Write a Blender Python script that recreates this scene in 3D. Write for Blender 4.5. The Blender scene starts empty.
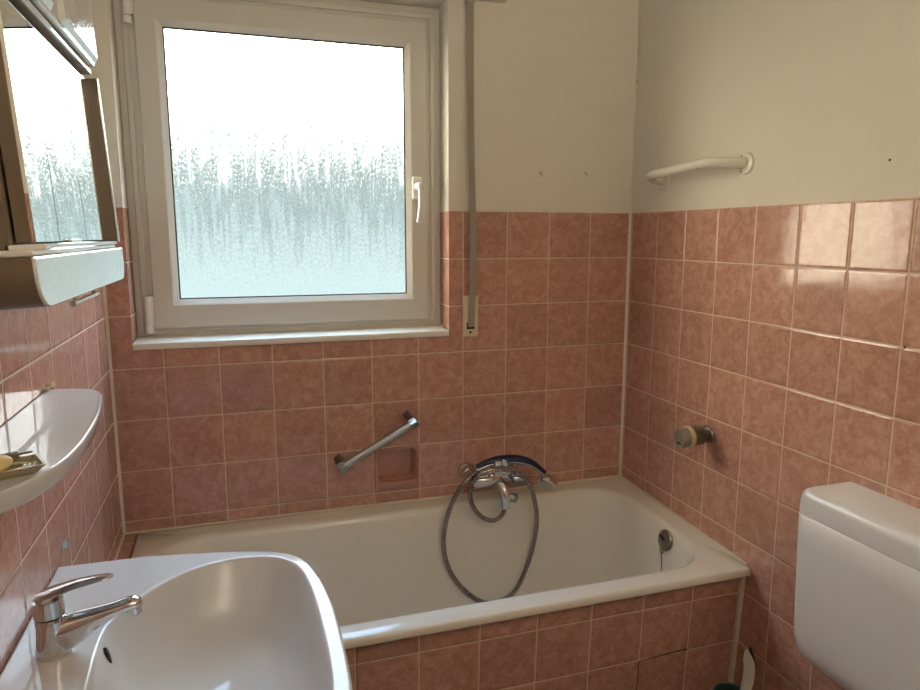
import bpy, bmesh, math, random
from mathutils import Vector, Matrix
random.seed(7)
S = bpy.context.scene
COL = S.collection
PI = math.pi

# ------------------------------------------------------------------ helpers
def link(o, parent=None):
    COL.objects.link(o)
    if parent: o.parent = parent
    return o

def obj(name, bm, mats, parent=None, smooth=None, bevel=0, seg=2, sub=0):
    me = bpy.data.meshes.new(name)
    bmesh.ops.recalc_face_normals(bm, faces=bm.faces)
    bm.to_mesh(me); bm.free()
    o = bpy.data.objects.new(name, me)
    if not isinstance(mats, (list, tuple)): mats = [mats]
    for m in mats: me.materials.append(m)
    link(o, parent)
    if bevel:
        b = o.modifiers.new('bevel', 'BEVEL'); b.width = bevel; b.segments = seg
        b.limit_method = 'ANGLE'; b.angle_limit = math.radians(40)
    if sub:
        s = o.modifiers.new('sub', 'SUBSURF'); s.levels = sub; s.render_levels = sub
    if smooth is None: smooth = 40
    if smooth:
        for p in me.polygons: p.use_smooth = True
        try: me.set_sharp_from_angle(angle=math.radians(smooth))
        except Exception: pass
    return o

def thing(name, label, cat, loc=(0, 0, 0), rot=(0, 0, 0), group=None):
    o = bpy.data.objects.new(name, None); link(o)
    o.empty_display_size = .05
    o.location = loc; o.rotation_euler = rot
    o['label'] = label; o['category'] = cat
    if group: o['group'] = group
    return o

def tag(o, label, cat, group=None):
    o['label'] = label; o['category'] = cat
    if group: o['group'] = group
    return o

def box(bm, x0, x1, y0, y1, z0, z1, mi=0):
    v = [bm.verts.new(p) for p in ((x0,y0,z0),(x1,y0,z0),(x1,y1,z0),(x0,y1,z0),(x0,y0,z1),(x1,y0,z1),(x1,y1,z1),(x0,y1,z1))]
    fs = []
    for a in ((0,3,2,1),(4,5,6,7),(0,1,5,4),(1,2,6,5),(2,3,7,6),(3,0,4,7)):
        f = bm.faces.new([v[i] for i in a]); f.material_index = mi; fs.append(f)
    return fs

def boxes(*bs):
    bm = bmesh.new()
    for b in bs: box(bm, *b)
    return bm

def rings(bm, rs, cap0=True, cap1=True, closed=True):
    vs = [[bm.verts.new(p) for p in r] for r in rs]
    n = len(rs[0])
    for a, b in zip(vs, vs[1:]):
        for i in range(n if closed else n - 1):
            j = (i + 1) % n
            bm.faces.new((a[i], a[j], b[j], b[i]))
    if cap0: bm.faces.new(vs[0])
    if cap1: bm.faces.new(vs[-1])
    return vs

def smooth_path(pts, n=12, closed=False):
    P = [Vector(p) for p in pts]; out = []
    m = len(P)
    for i in range(m if closed else m - 1):
        if closed: a, b, c, d = P[i-1], P[i], P[(i+1) % m], P[(i+2) % m]
        else: a, b, c, d = P[max(i-1,0)], P[i], P[i+1], P[min(i+2,m-1)]
        for k in range(n):
            t = k / n
            out.append(.5*((2*b)+(c-a)*t+(2*a-5*b+4*c-d)*t*t+(3*b-a-3*c+d)*t**3))
    if not closed: out.append(P[-1])
    return out

def tube(bm, path, rad, n=12, cap=True, flat=1.0, up=None):
    path = [Vector(p) for p in path]
    m = len(path)
    T = []
    for i in range(m):
        a = path[max(i-1,0)]; b = path[min(i+1,m-1)]
        T.append((b-a).normalized())
    ref = Vector(up) if up else (Vector((0,0,1)) if abs(T[0].z) < .9 else Vector((1,0,0)))
    N = (ref - T[0]*ref.dot(T[0])).normalized()
    rs = []
    for i in range(m):
        N = (N - T[i]*N.dot(T[i])).normalized()
        B = T[i].cross(N)
        r = rad(i/(m-1)) if callable(rad) else rad
        rs.append([path[i] + (N*math.cos(2*PI*k/n)*flat + B*math.sin(2*PI*k/n))*r for k in range(n)])
    rings(bm, rs, cap, cap)

def lathe(bm, prof, origin, axis, n=28, cap=True):
    A = Vector(axis).normalized(); O = Vector(origin)
    ref = Vector((0,0,1)) if abs(A.z) < .9 else Vector((1,0,0))
    N = (ref - A*ref.dot(A)).normalized(); B = A.cross(N)
    rs = [[O + A*h + (N*math.cos(2*PI*k/n)+B*math.sin(2*PI*k/n))*max(r,1e-5) for k in range(n)] for r, h in prof]
    rings(bm, rs, cap, cap)

def prism(bm, outline, ext):
    """outline: 3d points, ext: vector"""
    e = Vector(ext)
    rings(bm, [[Vector(p) for p in outline], [Vector(p)+e for p in outline]])

def rrect(x0, x1, y0, y1, r, nc=8, ns=10):
    """rounded rect, constant vertex count"""
    pts = []
    cs = [(x1-r, y0+r, -PI/2), (x1-r, y1-r, 0), (x0+r, y1-r, PI/2), (x0+r, y0+r, PI)]
    for i, (cx, cy, a0) in enumerate(cs):
        for k in range(nc+1):
            a = a0 + PI/2*k/nc
            pts.append((cx+r*math.cos(a), cy+r*math.sin(a)))
        nx = cs[(i+1) % 4]
        p = pts[-1]; q = (nx[0]+r*math.cos(nx[2]), nx[1]+r*math.sin(nx[2]))
        for k in range(1, ns):
            t = k/ns; pts.append((p[0]+(q[0]-p[0])*t, p[1]+(q[1]-p[1])*t))
    return pts

# ------------------------------------------------------------------ materials
def new_mat(name):
    m = bpy.data.materials.new(name); m.use_nodes = True
    nt = m.node_tree
    return m, nt, nt.nodes['Principled BSDF'] if 'Principled BSDF' in nt.nodes else None

def mat(name, col, rough=.5, metal=0, spec=.5, bump=0, bscale=60, var=0, vscale=8, coat=0, alpha=1):
    m, nt, p = new_mat(name)
    p.inputs['Base Color'].default_value = (*col, 1)
    p.inputs['Roughness'].default_value = rough
    p.inputs['Metallic'].default_value = metal
    p.inputs['Specular IOR Level'].default_value = spec
    p.inputs['Coat Weight'].default_value = coat
    p.inputs['Coat Roughness'].default_value = .03
    tc = nt.nodes.new('ShaderNodeTexCoord')
    if var:
        n = nt.nodes.new('ShaderNodeTexNoise'); n.inputs['Scale'].default_value = vscale; n.inputs['Detail'].default_value = 5
        nt.links.new(tc.outputs['Object'], n.inputs['Vector'])
        mx = nt.nodes.new('ShaderNodeMix'); mx.data_type = 'RGBA'
        mx.inputs[6].default_value = (*[c*(1-var) for c in col], 1)
        mx.inputs[7].default_value = (*[min(1, c*(1+var)) for c in col], 1)
        nt.links.new(n.outputs['Fac'], mx.inputs[0]); nt.links.new(mx.outputs[2], p.inputs['Base Color'])
    if bump:
        n = nt.nodes.new('ShaderNodeTexNoise'); n.inputs['Scale'].default_value = bscale; n.inputs['Detail'].default_value = 4
        nt.links.new(tc.outputs['Object'], n.inputs['Vector'])
        b = nt.nodes.new('ShaderNodeBump'); b.inputs['Strength'].default_value = 1; b.inputs['Distance'].default_value = bump
        nt.links.new(n.outputs['Fac'], b.inputs['Height']); nt.links.new(b.outputs['Normal'], p.inputs['Normal'])
    return m

def tile_mat(name, ua, uo, up, vo=1.55, vp=.152, va='Z', base=(.43,.218,.16), light=(.60,.36,.285), grout=(.66,.50,.37), seed=0.):
    m, nt, p = new_mat(name)
    N, L = nt.nodes, nt.links
    def math_(op, a, b=None, c=None):
        n = N.new('ShaderNodeMath'); n.operation = op
        for i, x in enumerate((a, b, c)):
            if x is None: continue
            if isinstance(x, (int, float)): n.inputs[i].default_value = x
            else: L.new(x, n.inputs[i])
        return n.outputs[0]
    g = N.new('ShaderNodeNewGeometry'); sp = N.new('ShaderNodeSeparateXYZ'); L.new(g.outputs['Position'], sp.inputs[0])
    u = math_('DIVIDE', math_('SUBTRACT', sp.outputs[ua], uo), up)
    v = math_('DIVIDE', math_('SUBTRACT', sp.outputs[va], vo), vp)
    fu, fv = math_('FRACT', u), math_('FRACT', v)
    du = math_('MINIMUM', fu, math_('SUBTRACT', 1, fu)); dv = math_('MINIMUM', fv, math_('SUBTRACT', 1, fv))
    # slightly hand-laid joints
    w = N.new('ShaderNodeTexNoise'); w.inputs['Scale'].default_value = 14; L.new(g.outputs['Position'], w.inputs['Vector'])
    d = math_('ADD', math_('MINIMUM', du, dv), math_('MULTIPLY', math_('SUBTRACT', w.outputs['Fac'], .5), .008))
    def mr(x, a, b, o0=0, o1=1):
        n = N.new('ShaderNodeMapRange'); n.interpolation_type = 'SMOOTHSTEP'
        L.new(x, n.inputs['Value']); n.inputs['From Min'].default_value = a; n.inputs['From Max'].default_value = b
        n.inputs['To Min'].default_value = o0; n.inputs['To Max'].default_value = o1
        return n.outputs[0]
    face = mr(d, .0095, .0145)
    pillow = mr(d, .0085, .045)
    idv = N.new('ShaderNodeCombineXYZ')
    L.new(math_('FLOOR', u), idv.inputs[0]); L.new(math_('FLOOR', v), idv.inputs[1]); idv.inputs[2].default_value = seed
    wn = N.new('ShaderNodeTexWhiteNoise'); wn.noise_dimensions = '3D'; L.new(idv.outputs[0], wn.inputs['Vector'])
    rs = N.new('ShaderNodeSeparateColor'); L.new(wn.outputs['Color'], rs.inputs[0])
    # mottling, different on every tile
    off = N.new('ShaderNodeVectorMath'); off.operation = 'MULTIPLY_ADD'
    L.new(wn.outputs['Color'], off.inputs[0]); off.inputs[1].default_value = (9, 9, 9); L.new(g.outputs['Position'], off.inputs[2])
    n1 = N.new('ShaderNodeTexNoise'); n1.inputs['Scale'].default_value = 34; n1.inputs['Detail'].default_value = 5
    n1.inputs['Roughness'].default_value = .6; n1.inputs['Distortion'].default_value = .7
    L.new(off.outputs[0], n1.inputs['Vector'])
    n2 = N.new('ShaderNodeTexNoise'); n2.inputs['Scale'].default_value = 75; n2.inputs['Detail'].default_value = 3
    n2.inputs['Distortion'].default_value = 1.2; L.new(off.outputs[0], n2.inputs['Vector'])
    mixf = math_('ADD', math_('MULTIPLY', mr(n1.outputs['Fac'], .34, .68), .65), math_('MULTIPLY', mr(n2.outputs['Fac'], .45, .7), .35))
    cm = N.new('ShaderNodeMix'); cm.data_type = 'RGBA'; L.new(mixf, cm.inputs[0])
    cm.inputs[6].default_value = (*base, 1); cm.inputs[7].default_value = (*light, 1)
    hv = N.new('ShaderNodeHueSaturation'); L.new(cm.outputs[2], hv.inputs['Color'])
    L.new(math_('ADD', .91, math_('MULTIPLY', rs.outputs[0], .17)), hv.inputs['Value'])
    gm = N.new('ShaderNodeMix'); gm.data_type = 'RGBA'; L.new(face, gm.inputs[0])
    gm.inputs[6].default_value = (*grout, 1); L.new(hv.outputs[0], gm.inputs[7])
    L.new(gm.outputs[2], p.inputs['Base Color'])
    L.new(mr(face, 0, 1, .75, .10), p.inputs['Roughness'])
    p.inputs['Specular IOR Level'].default_value = .5
    wv = N.new('ShaderNodeTexNoise'); wv.inputs['Scale'].default_value = 22; wv.inputs['Detail'].default_value = 2; L.new(off.outputs[0], wv.inputs['Vector'])
    wf = N.new('ShaderNodeTexNoise'); wf.inputs['Scale'].default_value = 160; wf.inputs['Detail'].default_value = 2; L.new(off.outputs[0], wf.inputs['Vector'])
    h = math_('MULTIPLY', pillow, .0011)
    h = math_('ADD', h, math_('MULTIPLY', math_('MULTIPLY', math_('SUBTRACT', rs.outputs[1], .5), fu), .0022))
    h = math_('ADD', h, math_('MULTIPLY', math_('MULTIPLY', math_('SUBTRACT', rs.outputs[2], .5), fv), .0022))
    h = math_('ADD', h, math_('MULTIPLY', wv.outputs['Fac'], .0005))
    h = math_('ADD', h, math_('MULTIPLY', wf.outputs['Fac'], .00006))
    b = N.new('ShaderNodeBump'); b.inputs['Strength'].default_value = 1; b.inputs['Distance'].default_value = 1
    L.new(h, b.inputs['Height']); L.new(b.outputs['Normal'], p.inputs['Normal'])
    return m

M = {}
M['tile_back']  = tile_mat('tile_back', 'X', -.009, .152)
M['tile_right'] = tile_mat('tile_right', 'Y', -.0148, .1497, seed=3)
M['tile_left']  = tile_mat('tile_left', 'Y', .0163, .1519, seed=5)
M['tile_reveal']= tile_mat('tile_reveal', 'Y', .12, .152, seed=7)
M['tile_panel'] = tile_mat('tile_panel', 'X', 1.037, .1535, vo=.489, seed=9)
M['tile_ledge'] = tile_mat('tile_ledge', 'X', -.03, .152, vo=-.065, va='Y', seed=11)
M['tile_plain'] = mat('tile_plain', (.48,.25,.185), .12, bump=.0008, bscale=60, var=.15, vscale=40)
M['floor'] = tile_mat('floor_tile', 'X', 0, .2, vo=0, vp=.2, va='Y', base=(.30,.24,.2), light=(.36,.3,.25), grout=(.3,.27,.24), seed=13)
M['plaster'] = mat('plaster', (.76,.715,.62), .85, bump=.0016, bscale=45, var=.03, vscale=6, spec=.2)
M['reveal_plaster'] = mat('reveal_plaster', (.74,.70,.61), .8, bump=.003, bscale=30, spec=.25)
M['ceiling'] = mat('ceiling_paint', (.82,.79,.72), .9)
M['caulk'] = mat('caulk', (.76,.68,.56), .55, bump=.0008, bscale=60)
M['silicone'] = mat('silicone', (.70,.62,.49), .4, bump=.0006, bscale=50)
M['pvc'] = mat('window_pvc', (.66,.635,.57), .32)
M['pvc_dark'] = mat('window_gasket', (.03,.035,.035), .6)
M['pvc_white'] = mat('white_pvc', (.85,.84,.80), .25)
M['sill'] = mat('sill_white', (.80,.76,.66), .35)
M['tub'] = mat('tub_enamel', (.76,.72,.64), .13)
M['ceramic'] = mat('white_ceramic', (.66,.66,.66), .06)
M['cistern'] = mat('cistern_plastic', (.72,.71,.69), .28)
M['chrome'] = mat('chrome', (.66,.66,.65), .06, 1)
M['chrome_worn'] = mat('chrome_worn', (.50,.52,.54), .2, 1)
M['chrome_dark'] = mat('chrome_dark', (.22,.19,.17), .35, .8)
M['overflow'] = mat('dull_nickel', (.30,.28,.24), .3, 1)
M['blue'] = mat('dark_blue_plastic', (.012,.016,.055), .22)
M['grey_clear'] = mat('blue_grey_plastic', (.42,.47,.52), .12, .8)
M['belt'] = mat('belt_cloth', (.34,.31,.26), .9, bump=.0006, bscale=300)
M['cream'] = mat('aged_cream_plastic', (.70,.60,.40), .4)
M['black'] = mat('black_plastic', (.012,.012,.012), .5)
M['rail_white'] = mat('rail_white', (.80,.76,.66), .15)
M['cab'] = mat('cabinet_plastic', (.17,.13,.09), .35)
M['cab_gloss'] = mat('cabinet_gloss', (.78,.78,.74), .06, coat=.8)
M['tray_gloss'] = mat('tray_gloss', (.74,.76,.73), .06, coat=1, bump=.0006, bscale=120)
M['mirror'] = mat('mirror_glass', (.93,.95,.93), .005, 1)
M['alu'] = mat('aluminium', (.75,.73,.68), .2, 1)
M['dish'] = mat('clear_dish_plastic', (.42,.36,.22), .15, spec=.8)
M['dish_ring'] = mat('dish_ring', (.85,.80,.62), .3)
M['soap'] = mat('soap', (.80,.62,.30), .45)
M['stick'] = mat('brown_grey', (.22,.18,.12), .6)
M['patina'] = mat('valve_patina', (.20,.18,.12), .45, .7, bump=.0015, bscale=200, var=.4, vscale=90)
M['patina_light'] = mat('valve_cap', (.32,.29,.22), .5, .5, bump=.001, bscale=200, var=.3, vscale=120)
M['ring_cream'] = mat('cream_ring', (.58,.47,.30), .4)
M['teal'] = mat('teal_plastic', (.035,.065,.06), .3)
M['teal_light'] = mat('teal_rim', (.10,.13,.11), .3)
M['brush'] = mat('brush_white', (.64,.57,.48), .3)
M['hole'] = mat('filler', (.56,.50,.42), .9, bump=.004, bscale=200)
M['dark_joint'] = mat('dark_joint', (.03,.015,.01), .9)
M['hose'] = mat('hose_metal', (.32,.29,.28), .25, 1)

def glass_mat():
    m = bpy.data.materials.new('textured_glass'); m.use_nodes = True
    nt = m.node_tree; N, L = nt.nodes, nt.links; N.clear()
    out = N.new('ShaderNodeOutputMaterial')
    tc = N.new('ShaderNodeTexCoord')
    mp = N.new('ShaderNodeMapping'); mp.inputs['Scale'].default_value = (1, 1, .07); L.new(tc.outputs['Object'], mp.inputs[0])
    n1 = N.new('ShaderNodeTexNoise'); n1.inputs['Scale'].default_value = 170; n1.inputs['Detail'].default_value = 1; n1.inputs['Distortion'].default_value = .3
    L.new(mp.outputs[0], n1.inputs['Vector'])
    mp2 = N.new('ShaderNodeMapping'); mp2.inputs['Scale'].default_value = (1, 1, .35); L.new(tc.outputs['Object'], mp2.inputs[0])
    n2 = N.new('ShaderNodeTexNoise'); n2.inputs['Scale'].default_value = 230; n2.inputs['Detail'].default_value = 2
    L.new(mp2.outputs[0], n2.inputs['Vector'])
    ad = N.new('ShaderNodeMath'); ad.operation = 'MULTIPLY_ADD'; L.new(n2.outputs['Fac'], ad.inputs[0]); ad.inputs[1].default_value = .45
    L.new(n1.outputs['Fac'], ad.inputs[2])
    b = N.new('ShaderNodeBump'); b.inputs['Strength'].default_value = 1; b.inputs['Distance'].default_value = .0085; L.new(ad.outputs[0], b.inputs['Height'])
    rf = N.new('ShaderNodeBsdfRefraction'); rf.inputs['IOR'].default_value = 1.3; rf.inputs['Roughness'].default_value = .02
    rf.inputs['Color'].default_value = (.97, 1, .99, 1); L.new(b.outputs['Normal'], rf.inputs['Normal'])
    tr = N.new('ShaderNodeBsdfTransparent'); tr.inputs['Color'].default_value = (.95, .98, .97, 1)
    gl = N.new('ShaderNodeBsdfGlossy'); gl.inputs['Roughness'].default_value = .05; L.new(b.outputs['Normal'], gl.inputs['Normal'])
    m1 = N.new('ShaderNodeMixShader'); m1.inputs[0].default_value = .75; L.new(tr.outputs[0], m1.inputs[1]); L.new(rf.outputs[0], m1.inputs[2])
    m2 = N.new('ShaderNodeMixShader'); m2.inputs[0].default_value = .05; L.new(m1.outputs[0], m2.inputs[1]); L.new(gl.outputs[0], m2.inputs[2])
    L.new(m2.outputs[0], out.inputs['Surface'])
    return m
M['glass'] = glass_mat()
def clear_mat():
    m = bpy.data.materials.new('glass_outer_face'); m.use_nodes = True
    nt = m.node_tree; nt.nodes.clear()
    o = nt.nodes.new('ShaderNodeOutputMaterial'); t = nt.nodes.new('ShaderNodeBsdfTransparent')
    nt.links.new(t.outputs[0], o.inputs['Surface']); return m
M['glass_outer'] = clear_mat()

# ------------------------------------------------------------------ room
XR, YR, ZC, TOP = 1.667, -2.9, 2.45, 1.55
def struct(o):
    o['kind'] = 'structure'; return o

# back wall with window opening and soap niche
WX0, WX1, WZ0, WZ1 = .065, 1.007, 1.150, 2.182
NX0, NX1, NZ0, NZ1 = .7525, .9015, .6395, .7885
bm = bmesh.new()
def cellgrid(xs, zs, skip, y0, y1, mi):
    for i in range(len(xs)-1):
        for k in range(len(zs)-1):
            cx, cz = (xs[i]+xs[i+1])/2, (zs[k]+zs[k+1])/2
            if any(a < cx < b and c < cz < d for a, b, c, d in skip): continue
            box(bm, xs[i], xs[i+1], y0, y1, zs[k], zs[k+1], mi)
win = (WX0, WX1, WZ0, WZ1); ni = (NX0, NX1, NZ0, NZ1)
cellgrid([-.3, WX0, NX0, NX1, WX1, XR+.3], [-.1, NZ0, NZ1, WZ0, TOP], [win, ni], 0, .05, 0)
cellgrid([-.3, WX0, WX1, XR+.3], [-.1, WZ0, TOP], [win], .05, .3, 0)
cellgrid([-.3, WX0, WX1, XR+.3], [TOP, WZ1, ZC+.1], [win], .002, .3, 1)
for f in bm.faces:
    n = f.normal if f.normal.length else f.calc_center_median()
    f.normal_update()
    c = f.calc_center_median()
    if abs(f.normal.x) > .9 and (abs(c.x-WX0) < .01 or abs(c.x-WX1) < .01) and c.z > WZ0:
        f.material_index = 2 if c.z < TOP else 3
wb = struct(obj('wall_back', bm, [M['tile_back'], M['plaster'], M['tile_reveal'], M['reveal_plaster']], smooth=0))
# rough filled drill holes
for (x, z, s) in ((1.324, 1.676, .007), (1.489, 1.680, .006), (1.328, 1.667, .004), (1.494, 1.671, .004)):
    bm = bmesh.new(); lathe(bm, [(s, 0), (s*.8, .0012), (s*.3, .0004)], (x, .0022, z), (0, -1, 0), 10)
    obj('wall_plug', bm, M['hole'], wb)

bm = boxes((XR, XR+.3, YR, .3, -.1, TOP)); box(bm, XR+.002, XR+.3, YR, .3, TOP, ZC+.1, 1)
wr = struct(obj('wall_right', bm, [M['tile_right'], M['plaster']], smooth=0))
for (y, z) in ((-.992, 1.63), (-1.071, 1.246), (-.004, 1.985)):
    bm = bmesh.new(); lathe(bm, [(.003, 0), (.002, .001)], (XR+(.0015 if z > TOP else -.0005), y, z), (-1, 0, 0), 8)
    obj('drill_hole', bm, M['dark_joint'], wr)
bm = boxes((-.3, 0, YR, .3, -.1, TOP)); box(bm, -.3, -.002, YR, .3, TOP, ZC+.1, 1)
struct(obj('wall_left', bm, [M['tile_left'], M['plaster']], smooth=0))
struct(obj('wall_rear', boxes((-.3, XR+.3, YR-.2, YR, -.1, ZC+.1)), M['plaster'], smooth=0))
struct(obj('floor', boxes((-.3, XR+.3, YR-.2, .3, -.1, 0)), M['floor'], smooth=0))
struct(obj('ceiling', boxes((-.3, XR+.3, YR-.2, .3, ZC, ZC+.1)), M['ceiling'], smooth=0))
# shutter box above the window (plastered)
struct(obj('trim_1', boxes((0, 1.19, -.035, .10, 2.186, ZC)), M['plaster'], bevel=.004))
# corner caulk lines
def caulk(x, sgn, n):
    bm = bmesh.new()
    w = .0075
    pts = [(x, 0), (x+sgn*w, 0), (x+sgn*w*.45, -w*.45), (x, -w)]
    prism(bm, [(a, b, .60) for a, b in pts], (0, 0, 1.585-.60+(.0 if n == 2 else -.035)))
    struct(obj('trim_%d' % n, bm, M['caulk']))
caulk(XR, -1, 2); caulk(0, 1, 3)
bm = bmesh.new(); pts = [(XR, 0), (XR-.004, 0), (XR, -.004)]
prism(bm, [(a, b+.002, 1.55) for a, b in pts], (0, 0, ZC-1.55)); struct(obj('trim_4', bm, M['plaster']))
bm = bmesh.new(); tube(bm, [(.003, -.003, .603), (.003, -.35, .590), (.003, -.685, .577)], .0045, 8)
tube(bm, smooth_path([(.003, -.003, .603), (.4, -.003, .602), (1, -.003, .6), (XR-.003, -.003, .599)], 6), .004, 8)
tube(bm, [(XR-.003, -.003, .600), (XR-.002, -.35, .586), (XR-.002, -.672, .5735)], .0035, 8)
struct(obj('trim_5', bm, M['silicone']))

# ------------------------------------------------------------------ window
W = bpy.data.objects.new('window_1', None); link(W); struct(W); W.location = (.536, .095, 1.15)
def rel(o):   # parent without moving (all window meshes are authored in world space)
    o.parent = W; o.matrix_parent_inverse = Matrix.Translation(W.location).inverted(); return o
def frame_mesh(o, i, y0, y1, slope=0):
    """o/i = (x0,x1,z0,z1) outer/inner; mitred, front face may slope inwards"""
    bm = bmesh.new()
    def q(r, y): return [(r[0],y,r[2]),(r[1],y,r[2]),(r[1],y,r[3]),(r[0],y,r[3])]
    a = [[bm.verts.new(p) for p in q(*t)] for t in ((o,y0),(i,y0+slope),(i,y1),(o,y1))]
    for r in range(4):
        s = a[r]; t = a[(r+1) % 4]
        for k in range(4):
            bm.faces.new((s[k], s[(k+1)%4], t[(k+1)%4], t[k]))
    return bm
rel(obj('window_frame', frame_mesh((WX0, WX1, 1.172, WZ1), (.13, .948, 1.21, 2.12), .095, .17), M['pvc'], bevel=.003))
rel(obj('window_frame', frame_mesh((.084, .988, 1.184, 2.163), (.10, .972, 1.19, 2.146), .089, .11), M['pvc'], bevel=.003))
SX0, SX1, SZ0, SZ1 = .117, .960, 1.198, 2.134
GX0, GX1, GZ0, GZ1 = .190, .888, 1.284, 2.055
rel(obj('window_sash', frame_mesh((SX0, SX1, SZ0, SZ1), (GX0-.016, GX1+.016, GZ0-.016, GZ1+.016), .078, .15), M['pvc'], bevel=.004, seg=3))
rel(obj('glazing_bead', frame_mesh((GX0-.017, GX1+.017, GZ0-.017, GZ1+.017), (GX0-.001, GX1+.001, GZ0-.001, GZ1+.001), .080, .108, .012), M['pvc'], bevel=.0015))
rel(obj('window_gasket', frame_mesh((GX0-.002, GX1+.002, GZ0-.002, GZ1+.002), (GX0+.0025, GX1-.0025, GZ0+.0025, GZ1-.0025), .093, .100), M['pvc_dark']))
bm = boxes((GX0-.006, GX1+.006, .100, .104, GZ0-.006, GZ1+.006))
for f in bm.faces:
    f.normal_update(); f.material_index = 0 if f.normal.y < -.5 else 1
rel(obj('pane', bm, [M['glass'], M['glass_outer']], smooth=0))
bm = bmesh.new()
prism(bm, [(WX0, .10, 1.174), (WX0, -.010, 1.168), (WX0, -.013, 1.160), (WX0, -.011, 1.149), (WX0, .10, 1.149)], (WX1-WX0-.003, 0, 0))
rel(obj('window_sill', bm, M['sill'], bevel=.002))
# hinges
def hinge(z0, z1, cap):
    bm = bmesh.new(); lathe(bm, [(.0095, 0), (.0105, .002), (.0105, z1-z0-.002), (.0095, z1-z0)], (.102, .078, z0), (0, 0, 1), 16)
    box(bm, .102, .118, .072, .082, z0+.002, z1)
    h = rel(obj('hinge', bm, M['pvc_white']))
    bm = bmesh.new(); lathe(bm, [(.011, 0), (.0125, .003), (.0125, .018), (.011, .021)], (.102, .078, cap), (0, 0, 1), 16)
    o = obj('hinge_cap', bm, M['pvc_white'], h)
hinge(1.205, 1.295, 1.186); hinge(2.075, 2.16, 2.052)
# handle
HXc = .922
bm = boxes((HXc-.0155, HXc+.0155, .066, .079, 1.588, 1.660))
hb = rel(obj('handle_plate', bm, M['pvc_white'], bevel=.004, seg=3))
bm = bmesh.new(); lathe(bm, [(.012, 0), (.012, .02), (.011, .042), (.008, .046)], (HXc, .070, 1.628), (0, -1, 0), 18)
tube(bm, smooth_path([(HXc, .030, 1.632), (HXc, .028, 1.60), (HXc-.001, .026, 1.565), (HXc-.005, .028, 1.53), (HXc-.008, .031, 1.513)], 6),
     lambda t: .0115*(1-.35*t) if t < .97 else .006, 12, flat=.75)
rel(obj('window_handle', bm, M['pvc_white']))

# ------------------------------------------------------------------ shutter belt and plate
t = thing('shutter_belt_winder', 'narrow cream plate with slot on the tiles, right of the window', 'belt winder', (1.079, 0, 1.21))
bm = boxes((-.0275, .0265, -.006, -.0002, -.066, .069))
obj('cover_plate', bm, M['cream'], t, bevel=.002)
bm = boxes((-.013, -.009, -.0072, -.005, -.040, -.018), (-.013, .014, -.0072, -.005, -.041, -.034))
obj('belt_slot', bm, M['black'], t)
bm = bmesh.new(); lathe(bm, [(.004, 0), (.0035, .0015)], (0, -.006, -.052), (0, -1, 0), 12)
obj('screw', bm, M['black'], t)
bm = bmesh.new()
path = [(1.0705, -.020, 2.184), (1.0715, -.022, 1.95), (1.074, -.024, 1.72), (1.080, -.026, 1.50), (1.081, -.022, 1.30), (1.081, -.008, 1.176)]
pp = smooth_path(path, 8)
vs = []
for i, p in enumerate(pp):
    w = .0105
    vs.append([bm.verts.new((p.x+a*w, p.y+b, p.z)) for a, b in ((-1, 0), (1, 0), (1, .0015), (-1, .0015))])
for a, b in zip(vs, vs[1:]):
    for k in range(4): bm.faces.new((a[k], a[(k+1)%4], b[(k+1)%4], b[k]))
bm.faces.new(vs[0]); bm.faces.new(vs[-1])
tag(obj('shutter_belt', bm, M['belt']), 'long grey woven roller shutter belt hanging right of the window', 'belt')
bm = boxes((1.057, 1.088, -.036, -.012, 2.176, 2.1865))
tag(obj('belt_guide', bm, M['pvc_white'], bevel=.002), 'small white guide where the belt leaves the shutter box', 'belt guide')

# ------------------------------------------------------------------ bathtub
def tubz(y): return .598 + .038*y
bm = bmesh.new()
def trng(x0, x1, y0, y1, r, z, slope=True):
    return [(x, y, z + (tubz(y)-.598 if slope else 0)) for x, y in rrect(x0, x1, y0, y1, r)]
X0, X1, Y0, Y1 = .037, 1.6655, -.694, -.001
ix0, ix1, iy0, iy1 = .095, 1.600, -.628, -.062
rs = [trng(X0+.004, X1-.001, Y0+.006, Y1, .006, .575),
      trng(X0+.001, X1, Y0+.001, Y1, .008, .5765),
      trng(X0, X1, Y0, Y1, .010, .580),
      trng(X0, X1, Y0+.0005, Y1, .010, .588),
      trng(X0+.002, X1-.001, Y0+.003, Y1-.001, .010, .5945),
      trng(X0+.006, X1-.002, Y0+.008, Y1-.002, .010, .597),
      trng(ix0-.012, ix1+.010, iy0-.010, iy1+.012, .15, .5965),
      trng(ix0-.003, ix1+.003, iy0-.003, iy1+.003, .145, .595),
      trng(ix0+.005, ix1-.004, iy0+.005, iy1-.005, .14, .589),
      trng(ix0+.013, ix1-.008, iy0+.010, iy1-.010, .135, .575)]
for t_, (a, b, c, d, r, z) in enumerate([(.03,.012,.017,.017,.14,.55), (.07,.024,.024,.026,.14,.48), (.14,.040,.034,.036,.14,.38), (.22,.060,.045,.048,.13,.28),
                           (.29,.080,.058,.060,.125,.22), (.34,.105,.075,.078,.12,.19), (.40,.15,.11,.112,.10,.178), (.55,.35,.18,.18,.07,.174)]):
    rs.append([(x, y, z) for x, y in rrect(ix0+a, ix1-b, iy0+c, iy1-d, r)])
rings(bm, rs, False, True)
T = thing('bathtub', 'built-in beige enamel bathtub with pink tiled front under the window', 'bathtub', (.85, -.35, 0))
def relto(o, root):
    o.parent = root; o.matrix_parent_inverse = Matrix.Translation(root.location).inverted(); return o
relto(obj('tub_shell', bm, M['tub'], smooth=60), T)
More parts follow.
